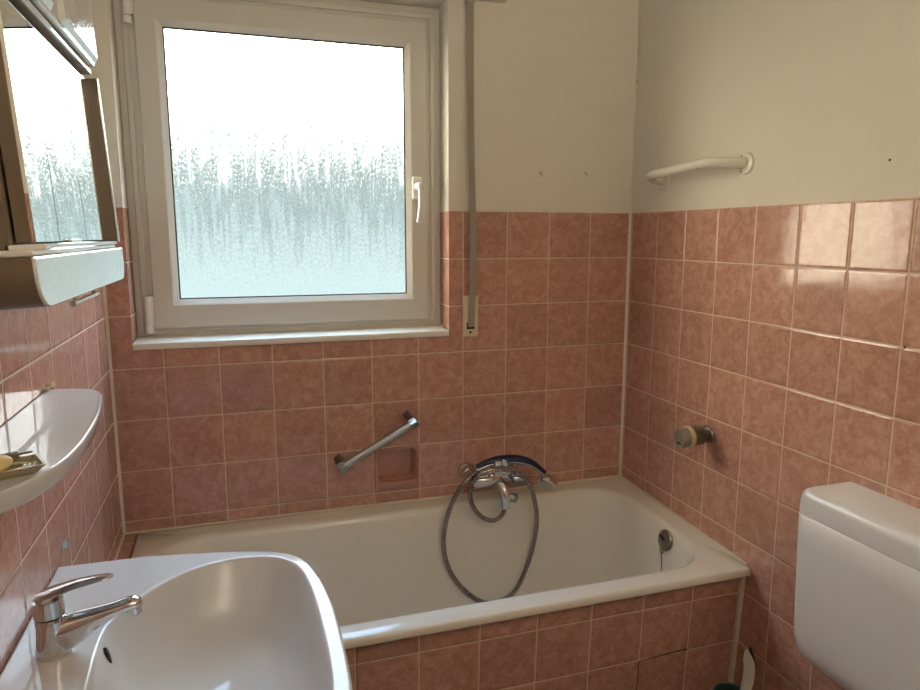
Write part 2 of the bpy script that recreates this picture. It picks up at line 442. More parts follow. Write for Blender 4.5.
# tiled skirt, leaning in towards the floor, and the narrow ledge at the left
bm = bmesh.new()
def py(z): return -.668 + (.56-z)*.06
prism(bm, [(0, py(.555), .555), (0, py(0), .0), (0, py(0)+.008, 0), (0, py(.555)+.008, .555)], (XR-.0005, 0, 0))
sk = relto(obj('tiled_skirt', bm, M['tile_panel'], smooth=0), T)
bm = bmesh.new()
v = [(0.0005, -.001, .600), (.0365, -.001, .600), (.0365, -.69, .574), (.0005, -.69, .574)]
prism(bm, v, (0, 0, -.03))
relto(obj('tiled_ledge', bm, M['tile_ledge'], smooth=0), T)
bm = bmesh.new()
prism(bm, [(XR-.0005, py(.548)-.004, .548), (XR-.0125, py(.548)-.004, .548), (XR-.0125, py(.02)-.004, .02), (XR-.0005, py(.02)-.004, .02)], (0, .008, 0))
relto(obj('corner_joint', bm, M['caulk']), T)
# dark gap around the lift-out inspection tile
bm = bmesh.new()
zz = .337
tube(bm, [(1.344, py(zz)-.0006, zz-.002), (1.40, py(zz)-.0008, zz+.0005), (1.46, py(zz)-.0008, zz+.003), (1.497, py(zz)-.0006, zz+.003)], lambda t: .0008+.0012*t, 6)
tube(bm, [(1.344, py(.34), .335), (1.3445, py(.26), .26), (1.344, py(.19), .19)], .0014, 6)
relto(obj('inspection_gap', bm, M['dark_joint']), T)
# overflow
O = Vector((1.582, -.412, .541)); ax = Vector((-1, 0, .16))
bm = bmesh.new(); lathe(bm, [(.032, -.002), (.033, .002), (.031, .006), (.022, .009), (.004, .010)], O, ax, 28)
ov = relto(obj('overflow_cover', bm, M['overflow']), T)
bm = bmesh.new()
tube(bm, [O+ax*.0095+Vector((0, .014, .010)), O+ax*.0105+Vector((0, -.006, .003))], .0045, 8)
relto(obj('overflow_slot', bm, M['black']), T)
bm = bmesh.new()
c = O + Vector((-.008, .006, -.037))
tube(bm, [c+Vector((0, math.cos(a)*.0075, math.sin(a)*.0085)) for a in [2*PI*k/20 for k in range(21)]], .0015, 6)
cp = smooth_path([c+Vector((0, .003, -.008)), (1.572, -.412, .470), (1.564, -.418, .42), (1.54, -.42, .30)], 10)
for i in range(0, len(cp)-1):
    bmesh.ops.create_icosphere(bm, subdivisions=1, radius=.0017, matrix=Matrix.Translation(cp[i]))
    mid = (cp[i]+cp[i+1])/2
    bmesh.ops.create_icosphere(bm, subdivisions=1, radius=.0013, matrix=Matrix.Translation(mid))
tube(bm, cp, .0007, 5)
relto(obj('plug_chain', bm, M['chrome_dark']), T)

# ------------------------------------------------------------------ recessed soap dish tile
t = thing('recessed_soap_dish', 'pink glazed soap dish recessed in the tiles below the slanted chrome bar', 'soap dish', (.827, 0, .714))
bm = bmesh.new()
def sq(x0, x1, z0, z1, r, y): return [(x-.827, y, z-.714) for x, z in rrect(x0, x1, z0, z1, r, 5, 3)]
a = .0022
ox0, ox1, oz0, oz1 = NX0+a, NX1-a, NZ0+a, NZ1-a
hx0, hx1, hz0, hz1 = .7645, .8935, .676, .781
rs = [sq(ox0, ox1, oz0, oz1, .003, .046), sq(ox0, ox1, oz0, oz1, .003, .001), sq(ox0+.002, ox1-.002, oz0+.002, oz1-.002, .004, -.0005),
      sq(hx0-.004, hx1+.004, hz0-.004, hz1+.004, .018, -.002), sq(hx0, hx1, hz0, hz1, .018, -.001), sq(hx0+.002, hx1-.002, hz0+.002, hz1-.002, .018, .006),
      sq(hx0+.004, hx1-.004, hz0+.002, hz1-.003, .016, .038), sq(hx0+.01, hx1-.01, hz0+.008, hz1-.01, .012, .044)]
rings(bm, rs, True, True)
obj('dish_shell', bm, M['tile_plain'], t)
bm = bmesh.new()   # projecting lip
n = 14; rs = []
for k in range(n+1):
    u_ = k/n; x = hx0-.001 + (hx1-hx0+.002)*u_
    bul = math.sin(PI*u_)**.45
    out = .004 + .020*bul; dz = .012*(1-bul)
    rs.append([(x-.827, y, z-.714) for y, z in ((.006, .677+dz*.4), (-out, .679+dz*.3), (-out-.002, .673), (-out*.75, .658), (-.002, .647+dz), (.004, .649+dz))])
rings(bm, rs)
obj('dish_lip', bm, M['tile_plain'], t)

# ------------------------------------------------------------------ slanted chrome bar
t = thing('grab_bar', 'short chrome bar mounted at a slant above the recessed soap dish', 'grab bar', (.755, 0, .83))
o0 = Vector((.755, 0, .83))
A, B = Vector((.640, -.058, .758)), Vector((.870, -.058, .881))
d = (B-A).normalized()
for w, bp in ((Vector((.638, 0, .772)), A), (Vector((.863, 0, .896)), B)):
    bm = bmesh.new(); tube(bm, [w-o0, bp-o0+Vector((0, .006, 0))], .017, 4, flat=1)
    obj('bracket', bm, M['chrome_dark'], t, bevel=.002)
    bm = bmesh.new(); tube(bm, [bp-d*.014-o0, bp+d*.014-o0], .0185, 4, flat=1, up=(0, -1, .3))
    obj('end_cap', bm, M['chrome_worn'], t, bevel=.003)
bm = bmesh.new(); tube(bm, [A-o0, B-o0], .0135, 18)
obj('bar', bm, M['chrome_worn'], t)

# ------------------------------------------------------------------ bath mixer with hand shower
t = thing('bath_mixer', 'chrome wall-mounted bath mixer tap above the tub rim', 'tap', (1.145, 0, .680))
o0 = Vector(t.location)
for x in (1.066, 1.222):
    bm = bmesh.new(); lathe(bm, [(.031, 0), (.031, .004), (.026, .012), (.020, .020), (.019, .034)], Vector((x, 0, .682))-o0, (0, -1, 0), 28)
    obj('escutcheon', bm, M['chrome'], t)
    bm = bmesh.new(); lathe(bm, [(.019, .032), (.019, .040), (.017, .052), (.017, .066)], Vector((x, 0, .682))-o0, (0, -1, 0), 6)
    obj('union_nut', bm, M['chrome_worn'], t)
bm = bmesh.new()
lathe(bm, [(.012, 0), (.019, .003), (.0215, .014), (.0225, .04), (.024, .075), (.024, .10), (.0225, .135), (.0215, .160), (.019, .172), (.012, .176)], Vector((1.056, -.070, .680))-o0, (1, 0, 0), 28)
obj('body', bm, M['chrome'], t)
bm = bmesh.new()
tube(bm, smooth_path([Vector(p)-o0 for p in ((1.142, -.075, .677), (1.148, -.105, .668), (1.156, -.128, .648), (1.158, -.137, .615), (1.158, -.138, .592))], 6), lambda s: .0185-.003*s, 18, flat=1)
obj('spout', bm, M['chrome'], t)
bm = bmesh.new()
lathe(bm, [(.010, 0), (.015, .002), (.0165, .012), (.0165, .028), (.012, .032)], Vector((1.172, -.122, .622))-o0, (1, -.15, -.25), 8)
obj('diverter_knob', bm, M['grey_clear'], t, bevel=.001)
bm = bmesh.new()   # lever, pointing left and down over the body
lathe(bm, [(.024, 0), (.024, .012), (.021, .020), (.010, .025)], Vector((1.137, -.085, .688))-o0, (0, -.85, .5), 24)
rs = []
for s in range(11):
    q = s/10
    c = Vector((1.145-.088*q, -.108-.010*math.sin(PI*q), .682-.006*q))-o0
    w = .019-.003*math.sin(PI*q) if q < 1 else .013
    h = .008-.002*q
    rs.append([c+Vector((0, -h*math.sin(a), w*math.cos(a))) for a in [2*PI*k/14 for k in range(14)]])
rings(bm, rs); obj('lever', bm, M['chrome'], t)
bm = bmesh.new()
lathe(bm, [(.013, 0), (.0185, .002), (.020, .02), (.019, .040), (.012, .044)], Vector((1.196, -.100, .674))-o0, (1, -.15, .05), 20)
obj('control_knob', bm, M['grey_clear'], t)
bm = boxes((-.020, .006, -.122, -.078, .014, .066), (.006, .026, -.118, -.084, .020, .070)); lathe(bm, [(.012, 0), (.014, .003), (.014, .014), (.012, .018)], (-.004, -.09, .000), (0, 0, 1), 16)
obj('handset_cradle', bm, M['chrome'], t, bevel=.004, seg=3)
bm = boxes((-.004, .004, -.1235, -.118, .046, .054)); obj('cradle_recess', bm, M['chrome_dark'], t)

hs = thing('hand_shower', 'hand shower with dark blue grip and chrome head resting on the bath mixer', 'hand shower', (1.165, -.1, .725))
o0 = Vector(hs.location)
arc = smooth_path([(1.070, -.100, .723), (1.115, -.101, .738), (1.165, -.102, .742), (1.215, -.104, .738), (1.262, -.107, .721), (1.308, -.110, .683)], 8)
bm = bmesh.new(); tube(bm, [p+Vector((0, 0, .004))-o0 for p in arc], lambda s: .0095+.007*math.sin(PI*min(1, s*1.02)), 16, flat=.8)
obj('grip', bm, M['blue'], hs)
bm = bmesh.new(); tube(bm, [p+Vector((-.001, -.0035, -.0055))-o0 for p in arc], lambda s: .0065+.0035*math.sin(PI*min(1, s)), 14, flat=.8)
obj('grip_underside', bm, M['chrome_worn'], hs)
bm = bmesh.new(); lathe(bm, [(.014, -.020), (.022, -.013), (.034, .000), (.037, .010), (.036, .017), (.030, .020)], Vector((1.322, -.108, .655))-o0, (-.55, -.50, -.62), 28)
hd = obj('shower_head', bm, M['chrome'], hs)
bm = bmesh.new(); lathe(bm, [(.030, .0195), (.029, .0215)], Vector((1.322, -.108, .655))-o0, (-.55, -.50, -.62), 24)
obj('spray_face', bm, M['chrome_worn'], hs)

hose = smooth_path([(1.166, -.118, .600), (1.163, -.116, .575), (1.147, -.118, .553), (1.118, -.118, .545), (1.085, -.118, .560), (1.055, -.116, .595), (1.043, -.114, .640), (1.052, -.118, .688),
        (1.085, -.124, .716), (1.13, -.128, .722), (1.175, -.128, .714), (1.215, -.126, .695), (1.248, -.122, .655), (1.268, -.120, .600), (1.279, -.118, .530), (1.274, -.112, .45),
        (1.250, -.11, .36), (1.205, -.12, .285), (1.145, -.125, .255), (1.085, -.12, .262), (1.025, -.115, .31), (.975, -.11, .385), (.955, -.108, .47), (.962, -.108, .55), (.988, -.110, .63), (1.025, -.110, .682), (1.055, -.104, .703), (1.075, -.100, .712)], 10)
# resample evenly for the spiral ridges
bm = bmesh.new()
L_ = [0]
for a, b in zip(hose, hose[1:]): L_.append(L_[-1]+(b-a).length)
step = .0026; N_ = int(L_[-1]/step); rp = []; j = 0
for i in range(N_+1):
    s = L_[-1]*i/N_
    while j < len(L_)-2 and L_[j+1] < s: j += 1
    u_ = (s-L_[j])/max(1e-9, L_[j+1]-L_[j]); rp.append(hose[j].lerp(hose[j+1], min(1, u_)))
tube(bm, rp, lambda q: .0086 if int(round(q*N_)) % 4 in (0, 1) else .0060, 10)
tag(obj('shower_hose', bm, M['hose'], smooth=25), 'ribbed metal shower hose looping down into the bathtub', 'shower hose')

# ------------------------------------------------------------------ right wall: white rail
t = thing('towel_rail', 'white bent-tube handrail on the bare plaster above the right wall tiles', 'rail', (XR, -.37, 1.655))
o0 = Vector(t.location)
for (y, z) in ((-.190, 1.642), (-.562, 1.664)):
    bm = bmesh.new(); lathe(bm, [(.028, -.004), (.028, .001), (.0265, .0045), (.016, .0055)], Vector((XR, y, z))-o0, (-1, 0, 0), 28)
    f = obj('flange', bm, M['rail_white'], t)
    for a in (PI*.42, -PI*.42):
        bm = bmesh.new(); lathe(bm, [(.0028, 0), (.0024, .0012)], Vector((XR-.005, y+math.cos(a)*.021+.008, z+math.sin(a)*.021))-o0, (-1, 0, 0), 8)
        obj('screw', bm, M['chrome_dark'], f)
rp = smooth_path([(XR-.002, -.186, 1.645), (XR-.040, -.196, 1.649), (XR-.060, -.210, 1.654), (XR-.070, -.236, 1.659), (XR-.072, -.30, 1.661), (XR-.072, -.40, 1.666), (XR-.072, -.47, 1.670),
                  (XR-.068, -.492, 1.670), (XR-.056, -.510, 1.669), (XR-.030, -.540, 1.667), (XR-.002, -.562, 1.665)], 8)
bm = bmesh.new(); tube(bm, [p-o0 for p in rp], .0142, 20)
obj('rail_tube', bm, M['rail_white'], t)

# ------------------------------------------------------------------ shut-off valve
t = thing('wall_valve', 'old capped water valve with a cream ring on the right wall tiles', 'valve', (XR, -.480, .893))
t.scale = (1.28, 1.28, 1.28)
bm = bmesh.new(); lathe(bm, [(.019, 0), (.021, .003), (.019, .008), (.015, .010), (.015, .022)], (0, 0, 0), (-1, 0, -.03), 10)
obj('wall_nut', bm, M['chrome_dark'], t)
bm = bmesh.new(); lathe(bm, [(.015, .018), (.0195, .022), (.0215, .027), (.0215, .046), (.0225, .050), (.0225, .056)], (0, 0, 0), (-1, 0, -.03), 24)
obj('valve_body', bm, M['patina'], t)
bm = bmesh.new(); lathe(bm, [(.0235, .052), (.0255, .054), (.0255, .062), (.0235, .064)], (0, 0, 0), (-1, 0, -.03), 32)
obj('ring', bm, M['ring_cream'], t)
bm = bmesh.new(); lathe(bm, [(.0225, .062), (.0235, .065), (.0235, .080), (.021, .084), (.016, .084), (.0155, .082), (.003, .082)], (0, 0, 0), (-1, 0, -.03), 28)
cap_ = obj('valve_cap', bm, M['patina_light'], t)
for (y, z, r) in ((-.005, -.003, .0032), (.006, -.002, .0032)):
    bm = bmesh.new(); lathe(bm, [(r, 0), (r*.8, .0015)], (-.0815, y, z-.0025), (-1, 0, 0), 8)
    obj('cap_stud', bm, M['chrome_dark'], cap_)
bm = boxes((-.0835, -.081, -.007, .006, -.016, -.012)); obj('cap_slot', bm, M['black'], cap_)

# ------------------------------------------------------------------ toilet cistern
t = thing('toilet_cistern', 'white plastic toilet cistern mounted on the right tiled wall', 'toilet cistern', (XR, -1.19, .70))
o0 = Vector(t.location)
def cring(x, y0, y1, z0, z1, r): return [Vector((x, y, z))-o0 for y, z in rrect(y0, y1, z0, z1, r, 8, 6)]
def cbody(y0, y1, z0, z1, xf, rtop, edge=.012):
    pass
bm = bmesh.new()
def csec(z, ins):   # horizontal section at height z
    y1, y0, xf = -.962-ins-max(0, .86-z)*.035, -1.424+ins, 1.527+ins*1.3
    out = [(XR-.001, y0), (XR-.001, y1)]
    r = .022
    for k in range(7):
        a = k/6*PI/2
        out.append((xf+r-r*math.sin(a), y1-r+r*math.cos(a)))
    for k in range(7):
        a = k/6*PI/2
        out.append((xf+r-r*math.cos(a), y0+r-r*math.sin(a)))
    return [Vector((x, y, z))-o0 for x, y in out]
prof = [(.500, .055), (.503, .040), (.512, .024), (.528, .012), (.548, .005), (.575, .001), (.62, 0), (.70, -.0005), (.80, -.001), (.8615, -.001), (.8638, .0010)]
rings(bm, [csec(z, i) for z, i in prof])
obj('tank', bm, M['cistern'], t, smooth=50)
bm = bmesh.new()
prof = [(.8642, .0012), (.8648, -.0006), (.88, -.0006), (.900, 0), (.909, .0015), (.916, .005), (.920, .010), (.9215, .018), (.9218, .03)]
rings(bm, [csec(z, i) for z, i in prof])
obj('tank_lid', bm, M['cistern'], t, smooth=50)

# ------------------------------------------------------------------ toilet brush
t = thing('toilet_brush_holder', 'dark green-grey toilet brush pot beside the tiled bathtub front', 'brush holder', (1.490, -.845, 0))
bm = bmesh.new(); lathe(bm, [(.036, 0), (.040, .004), (.043, .15), (.046, .330), (.0465, .334), (.0435, .334), (.042, .320), (.038, .02), (.01, .012)], (0, 0, 0), (0, 0, 1), 32)
obj('pot', bm, M['teal'], t)
bm = bmesh.new(); tube(bm, [(math.cos(a)*.0455, math.sin(a)*.0455, .335) for a in [2*PI*k/32 for k in range(33)]], .0022, 8)
obj('rim', bm, M['teal_light'], t)
t = thing('toilet_brush', 'toilet brush with curved white handle standing in the dark pot', 'toilet brush', (1.494, -.845, .035))
bm = bmesh.new()
hp = smooth_path([(.024, -.01, .425), (.032, -.008, .40), (.040, -.006, .37), (.041, -.004, .335), (.034, -.002, .295), (.022, 0, .24), (.004, 0, .15), (-.002, 0, .06)], 8)
tube(bm, hp, lambda s: .002+.012*min(1, s*5)**.8*(1-.55*min(1, max(0, s-.45)*2)), 14, flat=.5, up=(.6, .4, .5))
obj('handle', bm, M['brush'], t)
bm = bmesh.new(); tube(bm, [p+Vector((.0145, .005, .0005)) for p in hp[1:34]], lambda s: .002+.005*math.sin(PI*min(1, s+.05)), 8)
obj('handle_back', bm, M['black'], t)
bm = bmesh.new(); lathe(bm, [(.008, 0), (.030, .01), (.032, .06), (.012, .075)], (-.010, 0, 0), (0, 0, 1), 20)
obj('bristles', bm, M['brush'], t)

# ------------------------------------------------------------------ wash basin
BZ = .84
t = thing('wash_basin', 'white ceramic wash basin on the left wall in front of the bathtub', 'wash basin', (0, -1.01, BZ))
cx, cy = .29, -1.06
outer = [(.001, -.700), (.14, -.703), (.24, -.716), (.338, -.737), (.415, -.765), (.458, -.810), (.480, -.885), (.491, -.97), (.4945, -1.06)]
outer += [(.4935, -1.16), (.489, -1.24), (.474, -1.325), (.435, -1.385), (.36, -1.415), (.24, -1.42), (.14, -1.42), (.001, -1.42)]
inner = [(.127, -1.06), (.126, -1.01), (.128, -.965), (.140, -.925), (.162, -.885), (.195, -.840), (.250, -.795), (.318, -.774), (.372, -.778), (.415, -.798), (.446, -.845), (.459, -.92), (.4635, -.99), (.465, -1.06)]
innerf = inner + [(.465, -1.16), (.460, -1.23), (.443, -1.30), (.40, -1.352), (.33, -1.375), (.25, -1.355), (.195, -1.29), (.162, -1.235), (.142, -1.19), (.130, -1.13)]
def poly_ray(poly, ang):
    dx, dy = math.cos(ang), math.sin(ang); best = None
    n = len(poly)
    for i in range(n):
        ax_, ay = poly[i][0]-cx, poly[i][1]-cy; bx, by = poly[(i+1)%n][0]-cx, poly[(i+1)%n][1]-cy
        ex, ey = bx-ax_, by-ay; den = dx*ey-dy*ex
        if abs(den) < 1e-12: continue
        s = (ax_*ey-ay*ex)/den; u_ = (ax_*dy-ay*dx)/den
        if s > 0 and -1e-6 <= u_ <= 1+1e-6: best = s if best is None else max(best, s)
    return best
sm_in = [(p.x, p.y) for p in smooth_path([(x, y, 0) for x, y in innerf], 6, True)]
of = [(p.x, p.y) for p in smooth_path([(x, y, 0) for x, y in outer], 6)]
NA = 144
# angles incl. the two wall corners exactly
angs = sorted([2*PI*k/NA - PI for k in range(NA)] + [math.atan2(-.700-cy, .001-cx), math.atan2(-1.42-cy, .001-cx)])
Ro = [poly_ray(of, a) for a in angs]; Ri = [poly_ray(sm_in, a) for a in angs]
def ring(f): 
    out = []
    for a, ro, ri in zip(angs, Ro, Ri):
        r, z = f(a, ro, ri)
        out.append((cx+r*math.cos(a), cy+r*math.sin(a)+1.01, z))
    return out
def wallside(a, r):   # keep the wall face flat
    x = cx + r*math.cos(a)
    return r if x > .001 else (0.001-cx)/math.cos(a)
dc = .03  # deck slight rise to the wall
rs = [ring(lambda a, o, i: (wallside(a, o*.55), -.155)),
      ring(lambda a, o, i: (wallside(a, o*.80), -.135)),
      ring(lambda a, o, i: (wallside(a, o-.020) if math.cos(a) > -.5 else o, -.075)),
      ring(lambda a, o, i: (wallside(a, o-.006) if math.cos(a) > -.5 else o, -.040)),
      ring(lambda a, o, i: (o, -.022)),
      ring(lambda a, o, i: (o, -.010)),
      ring(lambda a, o, i: (o-.001, -.0035)),
      ring(lambda a, o, i: (o-.0035, -.0008)),
      ring(lambda a, o, i: (o-.006, 0)),
      ring(lambda a, o, i: (o-.008, 0)),
      ring(lambda a, o, i: (i+(o-i)*.5, 0)),
      ring(lambda a, o, i: (i+.006, 0)),
      ring(lambda a, o, i: (i+.004, 0)),
      ring(lambda a, o, i: (i+.001, -.0012)),
      ring(lambda a, o, i: (i-.002, -.005)),
      ring(lambda a, o, i: (i-.006, -.014)),
      ring(lambda a, o, i: (i*.93-.004, -.040)),
      ring(lambda a, o, i: (i*.85, -.080)),
      ring(lambda a, o, i: (i*.70, -.115)),
      ring(lambda a, o, i: (i*.45, -.135)),
      ring(lambda a, o, i: (i*.18, -.143)),
      ring(lambda a, o, i: (.022, -.146))]
bm = bmesh.new(); rings(bm, rs)
obj('bowl', bm, M['ceramic'], t, smooth=60)
bm = bmesh.new(); lathe(bm, [(.012, -.004), (.030, -.001), (.032, .002), (.026, .003), (.008, -.001)], (cx, -.05, -.146), (0, 0, 1), 24)
obj('drain', bm, M['chrome'], t)
bm = bmesh.new()
rsx = []
for s in range(2):
    rsx.append([Vector((.1355+.010*s*0-.001, .006+.0055*math.cos(a)+0, -.024+.014*math.sin(a))) + Vector((.004*s+.0035*(-math.sin(a)), 0, 0)) for a in [2*PI*k/18 for k in range(18)]])
rings(bm, rsx)
obj('overflow_hole', bm, M['black'], t)
# metal wall clip above the far back corner
bm = bmesh.new()
box(bm, .0005, .003, -.66, -.632, .845, .868)
tube(bm, [(.002, -.652, .866), (.008, -.652, .874), (.012, -.652, .884)], .002, 6)
box(bm, .0005, .014, -.640, -.636, .850, .866)
tag(obj('wall_clip', bm, M['alu']), 'small bent metal clip on the tiles behind the basin corner', 'clip')

# basin mixer tap
t = thing('basin_mixer', 'chrome single lever mixer tap standing on the wash basin', 'tap', (.066, -1.012, BZ))
bm = bmesh.new()
rs = []
for z, rx, ry, ox in ((0, .0255, .0255, 0), (.002, .0262, .0262, 0), (.012, .0248, .0248, 0), (.030, .0225, .0225, 0), (.045, .0215, .0215, 0), (.056, .0215, .0215, -.001), (.061, .020, .020, -.001)):
    rs.append([(ox+rx*math.cos(a), ry*math.sin(a), z) for a in [2*PI*k/28 for k in range(28)]])
rings(bm, rs)
# spout growing out of the body
rs = []
sp = [((.000, .029), .021, .030), ((.018, .031), .0208, .0285), ((.034, .0375), .0195, .0250), ((.052, .0450), .0172, .0190), ((.070, .0515), .0158, .0145), ((.090, .0580), .0145, .0110), ((.108, .0630), .0140, .0105), ((.120, .0645), .013, .0095), ((.126, .064), .008, .006)]
for (x, z), w, h in sp:
    tilt = -.28
    r_ = []
    for k in range(20):
        a = 2*PI*k/20
        vx = Vector((-math.sin(-tilt)*h*math.sin(a), w*math.cos(a), math.cos(tilt)*h*math.sin(a)))
        r_.append(Vector((x, 0, z))+vx)
    rs.append(r_)
rings(bm, rs)
obj('body', bm, M['chrome'], t, smooth=60)
bm = bmesh.new(); lathe(bm, [(.011, 0), (.0115, .002), (.0115, .014), (.009, .016), (.008, .012)], (.1135, 0, .060), (.12, 0, -1), 22)
obj('aerator', bm, M['chrome'], t)
bm = bmesh.new(); lathe(bm, [(.0205, 0), (.0218, .001), (.0218, .018), (.0212, .026), (.012, .029)], (-.001, 0, .063), (-.06, 0, 1), 28)
obj('cartridge_cap', bm, M['chrome'], t)
bm = bmesh.new(); rs = []
for q in range(15):
    s = q/14
    x = -.0165+.106*s
    z = .0935+.019*s + .004*math.sin(PI*s)
    w = .0215*(1-.55*s**1.2)*min(1, (s*9+.25))**.5
    if s > .93: w *= (1-s)/.07*.6+.4
    h = .0060*(1-.5*s)
    zb = .012*max(0, 1-s*2.4)
    r_ = []
    for k in range(16):
        a = 2*PI*k/16
        zz_ = h*math.sin(a)
        if math.sin(a) < 0: zz_ -= zb*(-math.sin(a))
        r_.append((x, w*math.cos(a), z+zz_))
    rs.append(r_)
rings(bm, rs); obj('lever', bm, M['chrome'], t, smooth=50)

# ------------------------------------------------------------------ ceramic shelf
SZ = 1.18
t = thing('wall_shelf', 'white ceramic wall shelf with bowed front above the wash basin', 'shelf', (0, -.985, SZ))
o = [(.001, -.655), (.045, -.660), (.082, -.677), (.105, -.715), (.119, -.790), (.131, -.89), (.136, -.985)]
o += [(.137, -1.06), (.130, -1.14), (.112, -1.20), (.088, -1.242), (.05, -1.272), (.001, -1.285)]
of = [(p.x, p.y+.985) for p in smooth_path([(x, y, 0) for x, y in o], 6)]
def shr(inset, z):
    out = []
    n = len(of)
    for i, (x, y) in enumerate(of):
        a = of[max(i-1, 0)]; b = of[min(i+1, n-1)]
        tx, ty = b[0]-a[0], b[1]-a[1]; l = math.hypot(tx, ty)
        nx, ny = ty/l, -tx/l     # points inward for this winding?
        if (0-x)*nx + (0-y)*ny < 0: nx, ny = -nx, -ny
        out.append((max(.0015, x+nx*inset), y+ny*inset, z))
    return out
bm = bmesh.new()
rings(bm, [shr(.04, -.034), shr(.016, -.032), shr(.006, -.028), shr(.003, -.024), shr(.001, -.008), shr(0, -.004), shr(.0005, -.001), shr(.002, .0008), shr(.004, .0008), shr(.006, 0), shr(.008, 0), shr(.012, 0)])
obj('shelf_board', bm, M['ceramic'], t, smooth=60)
bm = bmesh.new()
lathe(bm, [(.004, 0), (.005, .003), (.005, .012), (.002, .014)], (.0, .335, .006), (1, 0, .2), 10)
lathe(bm, [(.003, 0), (.003, .008)], (.0, .318, .004), (1, 0, 0), 8)
obj('fixing', bm, M['cream'], t)

# soap dish, soap, small stick on the shelf
ang = math.radians(24)
dz0 = SZ + .0008
t = thing('soap_dish', 'square amber plastic soap dish with ringed bowl on the wall shelf', 'soap dish', (.0665, -1.178, dz0), (0, 0, ang))
t.scale = (1, .86, .8)
bm = bmesh.new()
def dr(x, y, r, z): return [(a, b, z) for a, b in rrect(-x, x, -y, y, r, 4, 8)]
rings(bm, [dr(.040, .024, .004, 0), dr(.042, .026, .004, .002), dr(.050, .032, .004, .012), dr(.0505, .0325, .004, .0145), dr(.048, .030, .004, .0145), dr(.044, .026, .004, .008), dr(.038, .022, .004, .006)])
obj('tray', bm, M['dish'], t)
for rr in (.031, .0265):
    bm = bmesh.new(); tube(bm, [(math.cos(a)*rr*1.2, math.sin(a)*rr*.72, .0095) for a in [2*PI*k/36 for k in range(37)]], .0016, 6)
    obj('ring', bm, M['dish_ring'], t)
bm = bmesh.new(); bmesh.ops.create_uvsphere(bm, u_segments=24, v_segments=14, radius=1)
for v in bm.verts:
    v.co = Vector((v.co.x*.024, v.co.y*.016, v.co.z*.011)); 
ob = tag(obj('soap_bar', bm, M['soap']), 'rounded pale yellow soap bar lying in the soap dish', 'soap')
ob.location = (.0640, -1.183, dz0+.0155); ob.rotation_euler = (.06, -.10, ang)
bm = boxes((-.016, .012, -.006, .006, -.003, .004)); tube(bm, [(.010, 0, .001), (.028, .001, .001)], .0018, 6)
ob = tag(obj('nail_brush', bm, M['stick'], bevel=.001), 'small brown stick-handled piece at the back of the soap dish', 'brush')
ob.location = (.073, -1.150, dz0+.0150); ob.rotation_euler = (0, 0, .45)

# ------------------------------------------------------------------ mirror cabinet
CT = thing('mirror_cabinet', 'wall cabinet with mirror doors and glossy rounded trays on the left wall', 'mirror cabinet', (.020, -1.13, 1.385), (0, math.radians(-3), 0))
def Cc(*b):   # local box: x, absolute y, local z
    return (b[0], b[1], b[2]+1.13, b[3]+1.13, b[4], b[5])
obj('carcass', boxes(Cc(-.002, .128, -1.304, -.855, .056, .33)), M['cab'], CT, bevel=.004)
for n_, (ya, yb) in enumerate(((-1.3025, -1.2015), (-1.200, -1.0485), (-1.047, -.866))):
    dgrp = obj('door', boxes(Cc(.131, .1455, ya, yb, .074, .318)), M['cab'], CT, bevel=.001)
    obj('mirror', boxes(Cc(.1455, .1495, ya+.0005, yb-.0005, .074, .318)), M['mirror'], dgrp, smooth=0)
dg = obj('side_trim', boxes(Cc(.128, .160, -.865, -.855, .070, .325)), M['cab'], CT, bevel=.0015)
obj('trim_edge', boxes(Cc(.160, .162, -.865, -.855, .070, .325)), M['alu'], dg)
obj('runner', boxes(Cc(.120, .158, -1.304, -.860, .066, .072)), M['cab_gloss'], CT, bevel=.001)
obj('catch', boxes(Cc(.150, .155, -1.17, -1.11, .071, .076)), M['alu'], CT, bevel=.001)
# glossy bottom tray, rounded lower corners seen from the front
def front_profile(y0, y1, z0, z1, r, up=False):
    pts = []
    for k in range(9):
        a = PI + PI/2*k/8
        pts.append((y0+r+r*math.cos(a), z0+r+r*math.sin(a)))
    for k in range(9):
        a = 1.5*PI + PI/2*k/8
        pts.append((y1-r+r*math.cos(a), z0+r+r*math.sin(a)))
    pts += [(y1, z1), (y0, z1)]
    if up: pts = [(y, z0+z1-z) for y, z in pts]
    return pts
bm = bmesh.new()
pr = front_profile(-1.385, -.872, .010, .060, .034)
def inset(ps, d):
    cy_ = sum(p[0] for p in ps)/len(ps); cz_ = sum(p[1] for p in ps)/len(ps)
    hw = (max(p[0] for p in ps)-min(p[0] for p in ps))/2; hh = (max(p[1] for p in ps)-min(p[1] for p in ps))/2
    return [(cy_+(p[0]-cy_)*(1-d/hw), cz_+(p[1]-cz_)*(1-d/hh)) for p in ps]
rings(bm, [[(x, y+1.13, z) for y, z in inset(pr, d)] for x, d in ((-.012, 0), (.163, 0))])
tr_ = obj('tray', bm, M['cab'], CT, smooth=30)
bm = bmesh.new()
rings(bm, [[(x, y+1.13, z) for y, z in inset(pr, d)] for x, d in ((.1635, 0), (.165, 0), (.1665, .0015))])
obj('tray_front', bm, M['tray_gloss'], tr_, smooth=25)
obj('tray_lip', boxes(Cc(.0, .160, -1.36, -.895, .060, .067)), M['cab_gloss'], CT, bevel=.002)
bm = bmesh.new(); tube(bm, [(.150, -.075+0, -.010), (.150, .075, -.010)], .0035, 10)
tube(bm, [(.150, -.060, -.010), (.150, -.060, .006)], .003, 8); tube(bm, [(.150, .060, -.010), (.150, .060, .006)], .003, 8)
for v in bm.verts: v.co.y += .02; v.co.z += .008
obj('pull_bar', bm, M['pvc_white'], CT)
